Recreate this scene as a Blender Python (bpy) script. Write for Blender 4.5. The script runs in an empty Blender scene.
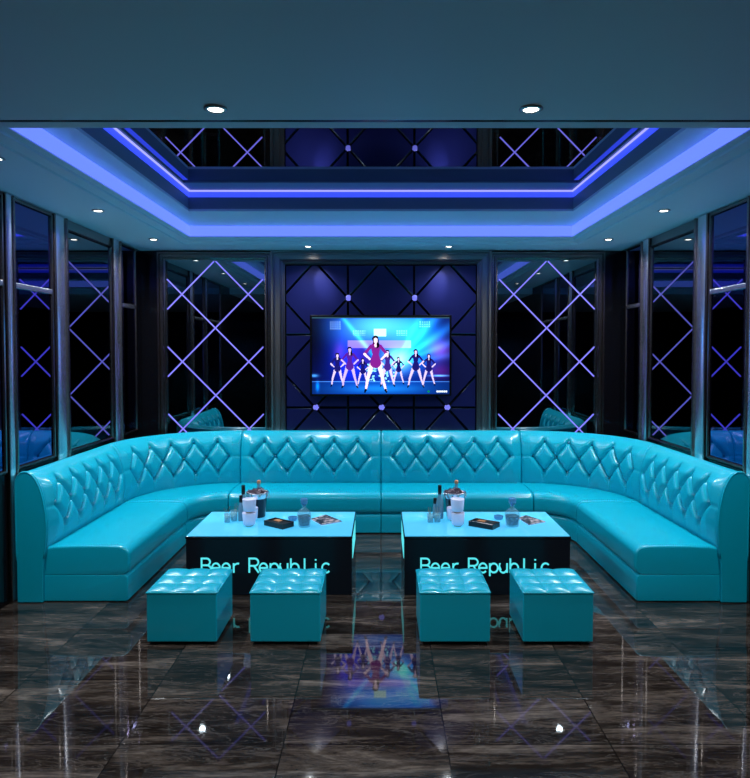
import bpy, bmesh, math, random
import numpy as np
from mathutils import Vector, Matrix
random.seed(4)
C = bpy.context.scene.collection
PI = math.pi

# ------------------------------------------------------------------ materials
def mat(name, base=(.5,.5,.5), rough=.5, metal=0, spec=.5, emit=None, es=0, coat=0, trans=0, ior=1.45, alpha=1):
    m = bpy.data.materials.new(name); m.use_nodes = True
    b = m.node_tree.nodes['Principled BSDF']; i = b.inputs
    i['Base Color'].default_value = (*base, 1); i['Roughness'].default_value = rough
    i['Metallic'].default_value = metal; i['Specular IOR Level'].default_value = spec
    i['IOR'].default_value = ior
    i['Coat Weight'].default_value = coat; i['Coat Roughness'].default_value = .12
    i['Transmission Weight'].default_value = trans; i['Alpha'].default_value = alpha
    if emit: i['Emission Color'].default_value = (*emit, 1); i['Emission Strength'].default_value = es
    return m

def nodes(m): return m.node_tree.nodes, m.node_tree.links, m.node_tree.nodes['Principled BSDF']

def grain(m, scale=300, strength=.05, dist=.001, stretch=(1,1,1)):
    n, l, b = nodes(m)
    tc = n.new('ShaderNodeTexCoord'); mp = n.new('ShaderNodeMapping'); mp.inputs['Scale'].default_value = stretch
    t = n.new('ShaderNodeTexNoise'); t.inputs['Scale'].default_value = scale; t.inputs['Detail'].default_value = 4
    bp = n.new('ShaderNodeBump'); bp.inputs['Strength'].default_value = strength; bp.inputs['Distance'].default_value = dist
    l.new(tc.outputs['Object'], mp.inputs[0]); l.new(mp.outputs[0], t.inputs['Vector'])
    l.new(t.outputs['Fac'], bp.inputs['Height']); l.new(bp.outputs[0], b.inputs['Normal'])

M = {}
M['leather'] = mat('turquoise_leather', (0.0,.40,.535), .30, 0, .5, coat=.35); grain(M['leather'], 90, .05, .001)
M['button'] = mat('leather_button', (0.0,.16,.27), .12, 0, .9, coat=1)
M['paint'] = mat('ceiling_paint', (.60,.79,.90), .5); grain(M['paint'], 200, .04)
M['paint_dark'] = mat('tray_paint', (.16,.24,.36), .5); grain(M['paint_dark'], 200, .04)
M['black'] = mat('black_lacquer', (.004,.004,.006), .12, 0, .5); grain(M['black'], 30, .01)
M['table'] = mat('black_table_lacquer', (.006,.009,.014), .22, 0, .4); grain(M['table'], 30, .01)
M['chrome'] = mat('brushed_steel', (.80,.78,.82), .27, 1); grain(M['chrome'], 120, .006, .001, (1,1,.02))
M['steel_dark'] = mat('dark_bronze_steel', (.26,.22,.20), .22, 1); grain(M['steel_dark'], 120, .006, .001, (1,1,.02))
M['frame'] = mat('gunmetal_frame', (.30,.29,.29), .30, 1); grain(M['frame'], 90, .008, .001, (1,1,.05))
M['mirror'] = mat('smoked_mirror', (.26,.30,.32), .012, 1); grain(M['mirror'], 2, .004)
M['mirror_ceiling'] = mat('black_ceiling_mirror', (.42,.42,.45), .008, 1); grain(M['mirror_ceiling'], 2, .002)
M['mirror_blue'] = mat('blue_tinted_mirror', (.13,.12,.38), .015, 1); grain(M['mirror_blue'], 2, .004)
M['tile'] = mat('navy_gloss_tile', (.006,.008,.065), .30, 0, .5, coat=.2); grain(M['tile'], 40, .03)
M['groove'] = mat('tile_bevel_strip', (.035,.045,.055), .15, 1); grain(M['groove'], 40, .02)
M['led_x'] = mat('violet_led_strip', (.02,.02,.05), .4, emit=(.22,.20,1), es=1.15)
M['led_stud'] = mat('violet_led_stud', (.02,.02,.05), .4, emit=(.20,.21,.95), es=1.0)
M['led_cove'] = mat('blue_cove_led', (.1,.1,.3), .5, emit=(.12,.20,1), es=1.35)
M['led_cove_in'] = mat('deep_blue_cove_led', (.1,.1,.3), .5, emit=(.035,.07,1), es=1.2)
M['led_line'] = mat('pale_led_line', (.1,.1,.3), .5, emit=(.36,.36,1), es=1.25)
M['led_cyan'] = mat('cyan_led_letters', (.02,.1,.1), .4, emit=(.10,.78,.85), es=1.0)
M['lamp'] = mat('lamp_lens', (.8,.8,.8), .3, emit=(1,.93,.84), es=10)
M['lamp_ring'] = mat('lamp_ring', (.5,.52,.55), .3, .8)
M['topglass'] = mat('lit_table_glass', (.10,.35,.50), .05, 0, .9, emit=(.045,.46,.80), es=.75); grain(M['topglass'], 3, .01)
M['tv_black'] = mat('tv_bezel', (.004,.004,.005), .2)
M['glass'] = mat('clear_glass', (.25,.55,.70), .03, 0, .9, alpha=.34)
M['bottle'] = mat('dark_bottle_glass', (.03,.06,.09), .05, 0, .6, coat=.5)
M['bottle_blue'] = mat('blue_bottle_glass', (.18,.38,.50), .04, 0, .8, alpha=.60)
M['liquor'] = mat('blue_liquor', (.008,.045,.12), .03, 0, .6, alpha=.9)
M['cap'] = mat('black_foil', (.006,.006,.008), .3)
M['gold'] = mat('gold_foil', (.7,.35,.18), .35, .6)
M['frost'] = mat('frosted_candle_glass', (.72,.74,.95), .3, 0, .5); grain(M['frost'], 80, .03)
M['amber'] = mat('amber_base', (.5,.4,.2), .3)
M['bucket'] = mat('black_bucket', (.012,.02,.035), .18, .3)
M['ice'] = mat('dark_ice', (.10,.07,.09), .25, .3)
M['drink'] = mat('mint_drink', (.45,.85,.82), .1, alpha=.9)
M['straw'] = mat('straw', (.25,.18,.10), .5)
M['orange'] = mat('orange_card', (.55,.22,.08), .4)
M['ash'] = mat('blue_cut_glass', (.10,.32,.60), .05, 0, .8, alpha=.75)
M['foot'] = mat('black_foot', (.004,.004,.004), .6)
M['wood_shelf'] = mat('dark_gloss_plinth', (.003,.01,.013), .4)

def floor_mat():
    m = mat('dark_marble_tile', (.02,.016,.014), .03, 0, .42, ior=1.5)
    n, l, b = nodes(m)
    tc = n.new('ShaderNodeTexCoord')
    sh = n.new('ShaderNodeMapping'); sh.inputs['Location'].default_value = (.43+7.2, 0.0, 0)
    l.new(tc.outputs['Object'], sh.inputs[0])
    br = n.new('ShaderNodeTexBrick'); br.offset = 0; br.squash = 1
    br.inputs['Scale'].default_value = 1; br.inputs['Brick Width'].default_value = .72; br.inputs['Row Height'].default_value = .575
    br.inputs['Mortar Size'].default_value = .0025; br.inputs['Mortar Smooth'].default_value = 0
    br.inputs['Color1'].default_value = (0,0,0,1); br.inputs['Color2'].default_value = (1,1,1,1); br.inputs['Bias'].default_value = 0
    l.new(sh.outputs[0], br.inputs['Vector'])
    # per tile offset so the veins break at the joints
    sc = n.new('ShaderNodeVectorMath'); sc.operation = 'SCALE'; sc.inputs['Scale'].default_value = 9.0
    l.new(br.outputs['Color'], sc.inputs[0])
    mp = n.new('ShaderNodeMapping'); mp.inputs['Scale'].default_value = (.55, 3.2, 1)
    mp.inputs['Rotation'].default_value = (0,0,.10)
    l.new(tc.outputs['Object'], mp.inputs[0])
    ad = n.new('ShaderNodeVectorMath'); ad.operation = 'ADD'; l.new(mp.outputs[0], ad.inputs[0]); l.new(sc.outputs[0], ad.inputs[1])
    nz = n.new('ShaderNodeTexNoise'); nz.inputs['Scale'].default_value = 2.0; nz.inputs['Detail'].default_value = 10
    nz.inputs['Roughness'].default_value = .72; nz.inputs['Distortion'].default_value = .6
    l.new(ad.outputs[0], nz.inputs['Vector'])
    cr = n.new('ShaderNodeValToRGB'); e = cr.color_ramp.elements
    e[0].position = .36; e[0].color = (.006,.0045,.004,1)
    e[1].position = .74; e[1].color = (.21,.165,.135,1)
    a = e.new(.48); a.color = (.020,.014,.011,1)
    a = e.new(.58); a.color = (.060,.045,.036,1)
    # granular mineral speckle breaking up the bands
    gr = n.new('ShaderNodeTexNoise'); gr.inputs['Scale'].default_value = 22; gr.inputs['Detail'].default_value = 8; gr.inputs['Roughness'].default_value = .7
    l.new(mp.outputs[0], gr.inputs['Vector'])
    g1 = n.new('ShaderNodeMath'); g1.operation = 'MULTIPLY_ADD'; g1.inputs[1].default_value = .38; g1.inputs[2].default_value = -.19
    l.new(gr.outputs['Fac'], g1.inputs[0])
    g2 = n.new('ShaderNodeMath'); g2.operation = 'ADD'; l.new(nz.outputs['Fac'], g2.inputs[0]); l.new(g1.outputs[0], g2.inputs[1])
    l.new(g2.outputs[0], cr.inputs[0])
    # fine pale veins
    nv = n.new('ShaderNodeTexNoise'); nv.inputs['Scale'].default_value = 3.2; nv.inputs['Detail'].default_value = 12; nv.inputs['Distortion'].default_value = 1.4
    nv.inputs['Roughness'].default_value = .66
    l.new(ad.outputs[0], nv.inputs['Vector'])
    cv = n.new('ShaderNodeValToRGB'); f = cv.color_ramp.elements
    f[0].position = .485; f[0].color = (0,0,0,1); f[1].position = .515; f[1].color = (0,0,0,1); g = f.new(.50); g.color = (1,1,1,1)
    l.new(nv.outputs['Fac'], cv.inputs[0])
    vm = n.new('ShaderNodeMix'); vm.data_type = 'RGBA'; vm.inputs[7].default_value = (.12,.105,.095,1)
    mu = n.new('ShaderNodeMath'); mu.operation = 'MULTIPLY'; mu.inputs[1].default_value = .45
    l.new(cv.outputs['Color'], mu.inputs[0]); l.new(mu.outputs[0], vm.inputs[0]); l.new(cr.outputs['Color'], vm.inputs[6])
    mm = n.new('ShaderNodeMix'); mm.data_type = 'RGBA'; mm.inputs[7].default_value = (.002,.002,.002,1)
    l.new(br.outputs['Fac'], mm.inputs[0]); l.new(vm.outputs[2], mm.inputs[6]); l.new(mm.outputs[2], b.inputs['Base Color'])
    return m
M['floor'] = floor_mat()

def magazine_mat():
    m = mat('printed_magazine', (.3,.3,.3), .3)
    n, l, b = nodes(m); tc = n.new('ShaderNodeTexCoord')
    v = n.new('ShaderNodeTexNoise'); v.inputs['Scale'].default_value = 28; v.inputs['Detail'].default_value = 3
    cr = n.new('ShaderNodeValToRGB'); e = cr.color_ramp.elements
    e[0].position = .46; e[0].color = (.008,.008,.012,1); e[1].position = .60; e[1].color = (.55,.42,.40,1)
    a = e.new(.52); a.color = (.10,.09,.12,1)
    l.new(tc.outputs['Object'], v.inputs['Vector']); l.new(v.outputs['Fac'], cr.inputs[0]); l.new(cr.outputs['Color'], b.inputs['Base Color'])
    return m
M['magazine'] = magazine_mat()

# ------------------------------------------------------------------ helpers
def link(name, me, m, parent=None, smooth=False, bevel=0, seg=2):
    o = bpy.data.objects.new(name, me); C.objects.link(o)
    for mm in (m if isinstance(m, (list, tuple)) else [m]): me.materials.append(mm)
    if smooth:
        for p in me.polygons: p.use_smooth = True
    if bevel:
        b = o.modifiers.new('bevel', 'BEVEL'); b.width = bevel; b.segments = seg; b.limit_method = 'ANGLE'; b.angle_limit = .6
        for p in me.polygons: p.use_smooth = True
        w = o.modifiers.new('wn', 'WEIGHTED_NORMAL'); w.keep_sharp = True
    if parent: o.parent = parent
    return o

def obj(name, bm, m, parent=None, smooth=False, bevel=0, seg=2, norm=True):
    if norm: bmesh.ops.recalc_face_normals(bm, faces=bm.faces)
    me = bpy.data.meshes.new(name); bm.to_mesh(me); bm.free()
    return link(name, me, m, parent, smooth, bevel, seg)

def thing(name, label, cat, loc=(0,0,0), rz=0, group=None):
    o = bpy.data.objects.new(name, None); C.objects.link(o); o.empty_display_size = .1
    o.location = loc; o.rotation_euler = (0,0,rz); return tag(o, label, cat, group)
def tag(o, label, cat, group=None):
    o['label'] = label; o['category'] = cat
    if group: o['group'] = group
    return o
def struct(o): o['kind'] = 'structure'; return o
def copy_tree(o, parent=None):
    c = o.copy(); C.objects.link(c)
    if parent: c.parent = parent
    for ch in list(o.children): copy_tree(ch, c)
    return c

def box(bm, x0, x1, y0, y1, z0, z1, mi=0):
    v = [bm.verts.new(p) for p in ((x0,y0,z0),(x1,y0,z0),(x1,y1,z0),(x0,y1,z0),(x0,y0,z1),(x1,y0,z1),(x1,y1,z1),(x0,y1,z1))]
    for q in ((0,3,2,1),(4,5,6,7),(0,1,5,4),(1,2,6,5),(2,3,7,6),(3,0,4,7)):
        f = bm.faces.new([v[i] for i in q]); f.material_index = mi
    return bm
def B(*a): return box(bmesh.new(), *a)

def lathe(bm, prof, cx=0, cy=0, n=24, mi=0, sq=0):
    rings = []
    for r, z in prof:
        if r < 1e-6: rings.append([bm.verts.new((cx,cy,z))])
        else:
            ring = []
            for k in range(n):
                a = 2*PI*k/n; c, s = math.cos(a), math.sin(a)
                q = 1
                if sq: q = 1/((abs(c)**sq+abs(s)**sq)**(1/sq))
                ring.append(bm.verts.new((cx+r*c*q, cy+r*s*q, z)))
            rings.append(ring)
    for a, b in zip(rings, rings[1:]):
        for k in range(n):
            k2 = (k+1) % n
            if len(a) == 1 and len(b) == 1: continue
            if len(a) == 1: f = bm.faces.new((a[0], b[k2], b[k]))
            elif len(b) == 1: f = bm.faces.new((a[k], a[k2], b[0]))
            else: f = bm.faces.new((a[k], a[k2], b[k2], b[k]))
            f.material_index = mi
    return bm
def L(prof, **k): return lathe(bmesh.new(), prof, **k)

def pipe(bm, pts, r, n=8, closed=False):
    pts = [Vector(p) for p in pts]; N = len(pts); rings = []; u = None
    for k in range(N):
        a = pts[(k-1)%N] if closed else pts[max(k-1,0)]; b = pts[(k+1)%N] if closed else pts[min(k+1,N-1)]
        d = (b-a).normalized(); u = d.orthogonal().normalized() if u is None else (u-d*u.dot(d)).normalized(); w = d.cross(u)
        rings.append([bm.verts.new(pts[k]+(u*math.cos(2*PI*j/n)+w*math.sin(2*PI*j/n))*r) for j in range(n)])
    for k in range(N if closed else N-1):
        A, D = rings[k], rings[(k+1)%N]
        for j in range(n): bm.faces.new((A[j], A[(j+1)%n], D[(j+1)%n], D[j]))
    if not closed: bm.faces.new(rings[0][::-1]); bm.faces.new(rings[-1])
    return bm

def tube(bm, p0, p1, r, n=8):
    p0, p1 = Vector(p0), Vector(p1); d = (p1-p0).normalized()
    u = d.orthogonal().normalized(); w = d.cross(u)
    A = [bm.verts.new(p0+(u*math.cos(2*PI*k/n)+w*math.sin(2*PI*k/n))*r) for k in range(n)]
    D = [bm.verts.new(p1+(u*math.cos(2*PI*k/n)+w*math.sin(2*PI*k/n))*r) for k in range(n)]
    for k in range(n): bm.faces.new((A[k], A[(k+1)%n], D[(k+1)%n], D[k]))
    bm.faces.new(A[::-1]); bm.faces.new(D)
    return bm

BW, LW = 7.12, 2.56
def mapper(side):
    if side == 'back': return lambda a, b, p: (a, BW-p, b)
    if side == 'left': return lambda a, b, p: (-LW+p, a, b)
    return lambda a, b, p: (LW-p, a, b)

def ring(bm, mp, a0, a1, b0, b1, prof):
    loops = [[bm.verts.new(mp(*q, p)) for q in ((a0+i,b0+i),(a1-i,b0+i),(a1-i,b1-i),(a0+i,b1-i))] for i, p in prof]
    for s, t in zip(loops, loops[1:]):
        for k in range(4): bm.faces.new((s[k], s[(k+1)%4], t[(k+1)%4], t[k]))
    return bm
def slab(bm, mp, a0, a1, b0, b1, p0, p1):
    v = [bm.verts.new(mp(a,b,p)) for p in (p0,p1) for a,b in ((a0,b0),(a1,b0),(a1,b1),(a0,b1))]
    for q in ((0,1,2,3),(4,7,6,5),(0,4,5,1),(1,5,6,2),(2,6,7,3),(3,7,4,0)): bm.faces.new([v[i] for i in q])
    return bm
def bar(bm, mp, a0, b0, a1, b1, w, p0, p1):
    d = Vector((a1-a0, b1-b0)).normalized(); n = Vector((-d.y, d.x))*w/2
    c = [(a0+n.x,b0+n.y),(a0-n.x,b0-n.y),(a1-n.x,b1-n.y),(a1+n.x,b1+n.y)]
    v = [bm.verts.new(mp(*q,p)) for p in (p0,p1) for q in c]
    for q in ((0,1,2,3),(4,7,6,5),(0,4,5,1),(1,5,6,2),(2,6,7,3),(3,7,4,0)): bm.faces.new([v[i] for i in q])
    return bm

# ------------------------------------------------------------------ room shell
ZC, ZB = 2.805, 2.705
struct(obj('floor', B(-2.7,2.7,-2.1,7.3,-.1,0), M['floor']))
struct(obj('wall_back', B(-2.7,2.7,BW,7.3,0,3.3), M['black']))
struct(obj('wall_left', B(-2.75,-LW,-2.1,BW,0,3.3), M['black']))
struct(obj('wall_right', B(LW,2.75,-2.1,BW,0,3.3), M['black']))
struct(obj('wall_front', B(-2.7,2.7,-2.2,-2.1,0,3.3), M['black']))
# ceiling: front bulkhead, soffit ring around a stepped tray, mirror in the tray
YB = 2.937
bm = B(-LW,LW,-2.1,YB-.100,ZB,3.25); box(bm,-LW,LW,YB-.074,YB,ZB,3.25); box(bm,-LW,LW,YB-.100,YB-.074,ZB+.03,3.25)
struct(obj('ceiling', bm, M['paint']))
struct(obj('trim_3', B(-LW,LW,YB-.0995,YB-.0745,ZB+.001,ZB+.0295), M['black']))
TX, TYF, TYB = 1.79, 3.12, 6.25
bm = bmesh.new()
box(bm,-LW,-TX,YB,BW,ZC,2.905); box(bm,TX,LW,YB,BW,ZC,2.905); box(bm,-TX,TX,TYB,BW,ZC,2.905); box(bm,-TX,TX,YB,TYF,ZC,2.905)
struct(obj('ceiling', bm, M['paint']))
# stepped plaster mouldings round the tray opening
bm = bmesh.new()
def tray_ring(bm, prof, x, yf, yb, ks=1, kb=1):
    loops = [[bm.verts.new(q) for q in ((-x-o*ks,yf,z),(x+o*ks,yf,z),(x+o*ks,yb+o*kb,z),(-x-o*ks,yb+o*kb,z))] for o, z in prof]
    for s, t in zip(loops, loops[1:]):
        for k in (1,2,3): bm.faces.new((s[k], s[(k+1)%4], t[(k+1)%4], t[k]))
tray_ring(bm, [(0,ZC+.002),(0,ZC-.004),(.045,ZC-.004),(.05,ZC-.018),(.105,ZC-.018),(.11,ZC-.008),(.15,ZC-.008),(.155,ZC-.022),(.19,ZC-.022),(.20,ZC+.002)], TX, YB, TYB, 1, 2.2)
struct(obj('trim_1', bm, M['paint'], norm=True))
IX, IYF, IYB = 1.61, 3.30, 5.61
bm = bmesh.new()
box(bm,-TX-.02,-IX,TYF-.02,TYB+.02,2.905,2.925); box(bm,IX,TX+.02,TYF-.02,TYB+.02,2.905,2.925)
box(bm,-IX,IX,IYB,TYB+.02,2.905,2.925); box(bm,-IX,IX,TYF-.02,IYF,2.905,2.925)
struct(obj('ceiling', bm, M['paint']))
bm = bmesh.new()
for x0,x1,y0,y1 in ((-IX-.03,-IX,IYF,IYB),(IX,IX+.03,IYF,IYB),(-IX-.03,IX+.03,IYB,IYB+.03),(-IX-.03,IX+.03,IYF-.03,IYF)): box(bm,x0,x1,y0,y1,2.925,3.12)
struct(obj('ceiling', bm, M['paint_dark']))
def band(name, x, yf, yb, z0, z1, m, label, t=.006):
    bm = bmesh.new()
    box(bm,-x,-x+t,yf,yb,z0,z1); box(bm,x-t,x,yf,yb,z0,z1); box(bm,-x+t,x-t,yb-t,yb,z0,z1); box(bm,-x+t,x-t,yf,yf+t,z0,z1)
    return tag(obj(name, bm, m), label, 'led light', None)
band('cove_light', TX, TYF, TYB, ZC+.002, 2.903, M['led_cove'], 'wide bright blue cove light band round the lower, outer edge of the ceiling recess')
band('cove_light', IX, IYF, IYB, 3.022, 3.066, M['led_cove_in'], 'narrow deep blue light band round the upper, inner edge of the ceiling recess')
band('cove_light', IX-.002, IYF+.002, IYB-.002, 3.0665, 3.078, M['led_line'], 'thin pale violet light line directly below the mirrored ceiling', .012)
tag(obj('ceiling_mirror', B(-IX,IX,IYF,IYB,3.09,3.10), M['mirror_ceiling']), 'black mirror panel filling the ceiling recess and reflecting the violet crosses', 'mirror')
bm = bmesh.new()
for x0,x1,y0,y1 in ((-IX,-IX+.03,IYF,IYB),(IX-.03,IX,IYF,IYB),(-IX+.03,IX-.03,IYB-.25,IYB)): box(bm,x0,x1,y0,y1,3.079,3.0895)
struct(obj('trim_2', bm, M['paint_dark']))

# ------------------------------------------------------------------ downlights
def downlight(x, y, z, label):
    t = thing('recessed_spotlight', label, 'ceiling light', (x,y,z), 0, 'recessed ceiling spotlights')
    obj('trim_ring', L([(.030,-.001),(.046,-.001),(.048,-.006),(.034,-.010),(.030,-.004),(.030,-.001)], n=28), M['lamp_ring'], t, smooth=True)
    obj('lens', L([(0,-.006),(.030,-.006),(.030,-.001),(0,-.001)], n=24), M['lamp'], t)
    return t
for sx, sd in ((-1,'left'),(1,'right')):
    downlight(sx*2.14, 3.73, ZC, f'warm white recessed spotlight in the {sd} soffit, nearest the viewer at the picture edge' if sx<0 else 'warm white recessed spotlight in the right soffit, the one nearest the viewer')
    downlight(sx*2.15, 5.09, ZC, f'warm white recessed spotlight in the {sd} soffit, above the wide steel pillar')
    downlight(sx*2.17, 6.38, ZC, f'warm white recessed spotlight in the {sd} soffit, closest to the back corner')
downlight(-.743, 6.80, ZC, 'left of the two warm white spotlights in the ceiling above the television')
downlight(.69, 6.80, ZC, 'right of the two warm white spotlights in the ceiling above the television')
downlight(-.663, 2.70, ZB, 'left of the two large bright spotlights in the flat front ceiling')
downlight(.602, 2.70, ZB, 'right of the two large bright spotlights in the flat front ceiling')

# ------------------------------------------------------------------ back wall: mirror panels with LED lattice
mb = mapper('back')
def back_panel(sx, sd):
    c = sx*1.79*.987
    t = thing('mirror_panel', f'tall smoked mirror with violet light lattice on the back wall, {sd} of the television', 'mirror', (c, BW, 0), 0, 'lattice mirrors beside the television')
    m2 = lambda a, b, p: (a, -p, b)
    obj('frame', ring(bmesh.new(), m2, -.605,.605,.02,2.785, [(0,0),(0,.055),(.018,.055),(.024,.035),(.040,.035),(.046,.05),(.058,.05),(.064,.03),(.075,.025),(.078,.008)]), M['steel_dark'], t)
    obj('mirror_glass', slab(bmesh.new(), m2, -.529,.529,.10,2.709,.004,.014), M['mirror'], t)
    s, E = 1.015, .510
    def strip(c0, a0, a1, sg):
        obj('light_strip', bar(bmesh.new(), m2, sg*a0, c0-s*a0, sg*a1, c0-s*a1, .013, .0145, .020), M['led_x'], t)
    for sg in (1,-1):
        strip(2.700, 0.008, E, sg); strip(1.983, -E, E, sg); strip(1.264, -E, .42, sg); strip(.545, -E, -.12, sg)
back_panel(-1,'left'); back_panel(1,'right')

# centre feature panel
t = thing('feature_wall_panel', 'navy padded wall panel with diamond grooves and a wide gunmetal frame behind the television', 'wall panel', (0,BW,0))
m2 = lambda a, b, p: (a, -p, b)
obj('frame', ring(bmesh.new(), m2, -1.165,1.165,.005,2.80, [(0,0),(0,.062),(.020,.066),(.026,.052),(.040,.052),(.046,.064),(.095,.069),(.100,.054),(.112,.052),(.116,.060),(.128,.058),(.134,.046),(.144,.044),(.146,.01)]), M['frame'], t)
bm = bmesh.new()
a0,a1,b0,b1 = -1.02,1.02,.15,2.655
P = .022
bm.faces.new([bm.verts.new(m2(*q,P)) for q in ((a0,b0),(a1,b0),(a1,b1),(a0,b1))])
def cut(a, b, da, db):
    # cut along a line through (a,b) with direction (da,db)
    n = Vector((-db, 0, da)); g = bm.verts[:]+bm.edges[:]+bm.faces[:]
    bmesh.ops.bisect_plane(bm, geom=g, plane_co=Vector((a,0,b)), plane_no=n, dist=1e-5)
for k in range(-8, 9):
    cut(k*.352*2, 1.911, .352, .3885); cut(k*.352*2, 1.911, .352, -.3885)
for x in (-.352, .352): cut(x, 1, 0, 1)
for z in (1.911, 1.134): cut(0, z, 1, 0)
r = bmesh.ops.inset_individual(bm, faces=bm.faces[:], thickness=.013, depth=0, use_even_offset=True)
rim = set(r['faces'])
for f in bm.faces: f.material_index = 1 if f in rim else 0
for f in bm.faces[:]:
    if f not in rim:
        for v in f.verts: v.co.y = -P-.011
o = obj('padded_tiles', bm, [M['tile'], M['groove']], t, norm=False)
for x, z in ((-.345,2.302),(.36,2.302),(-.695,1.136),(.008,1.136),(.71,1.136)):
    so = obj('light_stud', L([(0,.0125),(.018,.012),(.030,.008),(.033,0),(.033,-.03)], n=20), M['led_stud'], t, smooth=True)
    so.location = (x,-P-.001,z); so.rotation_euler = (PI/2,0,0)

# ------------------------------------------------------------------ television with its picture
t = thing('television', 'flat black wall television showing a stage of dancers in blue light', 'television', (0,BW,0))
TX0,TX1,TZ0,TZ1 = -.748,.742,1.262,2.115
obj('housing', box(bmesh.new(), TX0+.12,TX1-.12,-.085,-.034,TZ0+.12,TZ1-.12), M['tv_black'], t)
obj('bezel', ring(bmesh.new(), m2, TX0,TX1,TZ0,TZ1, [(.3,.085),(0,.085),(0,.118),(.004,.122),(.020,.122),(.022,.117)]), M['tv_black'], t)
def tv_picture(W=300, H=172):
    y, x = np.mgrid[0:H,0:W].astype(float); u = (x+.5)/W; v = (y+.5)/H      # v down
    asp = W/H
    img = np.zeros((H,W,3))
    img[:] = (.02,.05,.30)
    def glow(cu, cv, ru, rv, col, p=1.0):
        g = np.exp(-(((u-cu)/ru)**2+((v-cv)/rv)**2)**p)
        img[:] += g[...,None]*np.array(col)
    img[:] += (np.clip(.6-abs(u-.45),0,1)*.5)[...,None]*np.array((.05,.25,.7))
    glow(.50,.12,.30,.22,(.25,.65,.9)); glow(.78,.30,.14,.30,(.0,.45,.95)); glow(.62,.55,.10,.16,(.5,.9,1.0))
    glow(.27,.55,.10,.25,(.05,.05,.7)); glow(.0,.2,.10,.5,(-.02,-.05,-.25)); glow(.93,.42,.08,.13,(.45,.15,.45)); glow(.93,.7,.09,.10,(.25,.03,.15))
    glow(.2,.45,.04,.12,(.2,.05,.05))
    # ceiling grid lamps
    for cu, cv, w, h in ((.17,.11,.045,.05),(.34,.20,.045,.04),(.65,.20,.045,.04),(.82,.10,.045,.04)):
        k = (abs(u-cu)<w)&(abs(v-cv)<h)&((x%5)<2)&((y%5)<2); img[k] += (.5,.6,.6)
    k = (abs(u-.495)<.045)&(abs(v-.20)<.05); img[k] = (.75,1,1)
    # rear banner
    k = (u>.26)&(u<.72)&(v>.30)&(v<.40); img[k] = img[k]*.5+np.array((.45,.30,.62))
    k = (u>.30)&(u<.42)&(v>.40)&(v<.62); img[k] = img[k]*.5+np.array((.12,.04,.25))
    # light beams from the bright spot
    for ang, wd, s in ((-35,.020,.8),(-22,.015,.6),(-50,.018,.8),(-62,.012,.5),(-10,.010,.4)):
        a = math.radians(ang); du, dv = (u-.60)*asp, (v-.62)
        along = du*math.cos(a)+dv*math.sin(a); perp = abs(-du*math.sin(a)+dv*math.cos(a))
        img[:] += (np.exp(-(perp/(wd+.05*np.clip(along,0,9)))**2)*(along>0)*s*np.exp(-along*.9))[...,None]*np.array((.15,.6,1.0))
    a = math.radians(-128); du, dv = (u-.50)*asp, (v-.62)
    along = du*math.cos(a)+dv*math.sin(a); perp = abs(-du*math.sin(a)+dv*math.cos(a))
    img[:] += (np.exp(-(perp/.03)**2)*(along>0)*.5)[...,None]*np.array((.1,.7,.9))
    # stage floor
    k = v>.83; img[k] = img[k]*.35+np.array((.02,.16,.42))
    k = (abs(v-.835)<.006); img[k] += (.2,.3,.4)
    glow(.5,.93,.3,.06,(.05,.25,.3)); glow(.93,.76,.07,.012,(.3,.8,1)); glow(.015,.76,.03,.02,(.3,.7,1)); glow(.04,.9,.012,.06,(.0,.5,1))
    # back audience sparkle
    rs = np.random.RandomState(3)
    for _ in range(120):
        cu, cv = .40+.2*rs.rand(), .60+.24*rs.rand(); k = ((u-cu)*asp)**2+(v-cv)**2 < .00012; img[k] = (.5,.85,1) if rs.rand()>.4 else (.1,.2,.7)
    img[:] *= (1-.55*np.clip(abs(u-.5)*2-.45,0,1)**1.2)[...,None]*(1-.25*np.clip(v-.8,0,1)*5*.4)[...,None]
    def cap(p, q, r0, r1, col):
        px, py = (u-p[0])*asp, v-p[1]; qx, qy = (q[0]-p[0])*asp, q[1]-p[1]
        tt = np.clip((px*qx+py*qy)/(qx*qx+qy*qy+1e-9),0,1)
        d = np.hypot(px-tt*qx, py-tt*qy); img[d < r0+(r1-r0)*tt] = col
    def dancer(cx, top, h, cloth, skin, spread=1.0, lean=0):
        s = h; hu = lambda a: cx+a*s/asp; hv = lambda b: top+b*s
        ls = .17*spread
        cap((hu(-.06),hv(.50)),(hu(-ls*.8),hv(.76)),.040*s,.026*s,skin); cap((hu(-ls*.8),hv(.76)),(hu(-ls),hv(.97)),.026*s,.016*s,skin)
        cap((hu(.06),hv(.50)),(hu(ls*.7),hv(.76)),.040*s,.026*s,skin); cap((hu(ls*.7),hv(.76)),(hu(ls*1.05),hv(.97)),.026*s,.016*s,skin)
        for sg in (-1,1): cap((hu(sg*ls),hv(.96)),(hu(sg*ls*1.1),hv(1.0)),.020*s,.014*s,(.01,.01,.03))
        cap((hu(0),hv(.20)),(hu(0),hv(.34)),.080*s,.055*s,cloth); cap((hu(0),hv(.34)),(hu(0),hv(.48)),.055*s,.095*s,cloth)
        for sg in (-1,1):
            cap((hu(sg*.08),hv(.19)),(hu(sg*.19),hv(.33)),.030*s,.024*s,cloth); cap((hu(sg*.19),hv(.33)),(hu(sg*.10),hv(.42)),.022*s,.016*s,skin)
        cap((hu(-.005),hv(.06)),(hu(.02),hv(.18)),.055*s,.045*s,(.02,.015,.05)); cap((hu(0),hv(.08)),(hu(0),hv(.11)),.034*s,.030*s,skin)
        cap((hu(0),hv(.13)),(hu(0),hv(.19)),.018*s,.02*s,skin)
    nav, sk = (.08,.07,.34), (.78,.70,.88)
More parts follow.
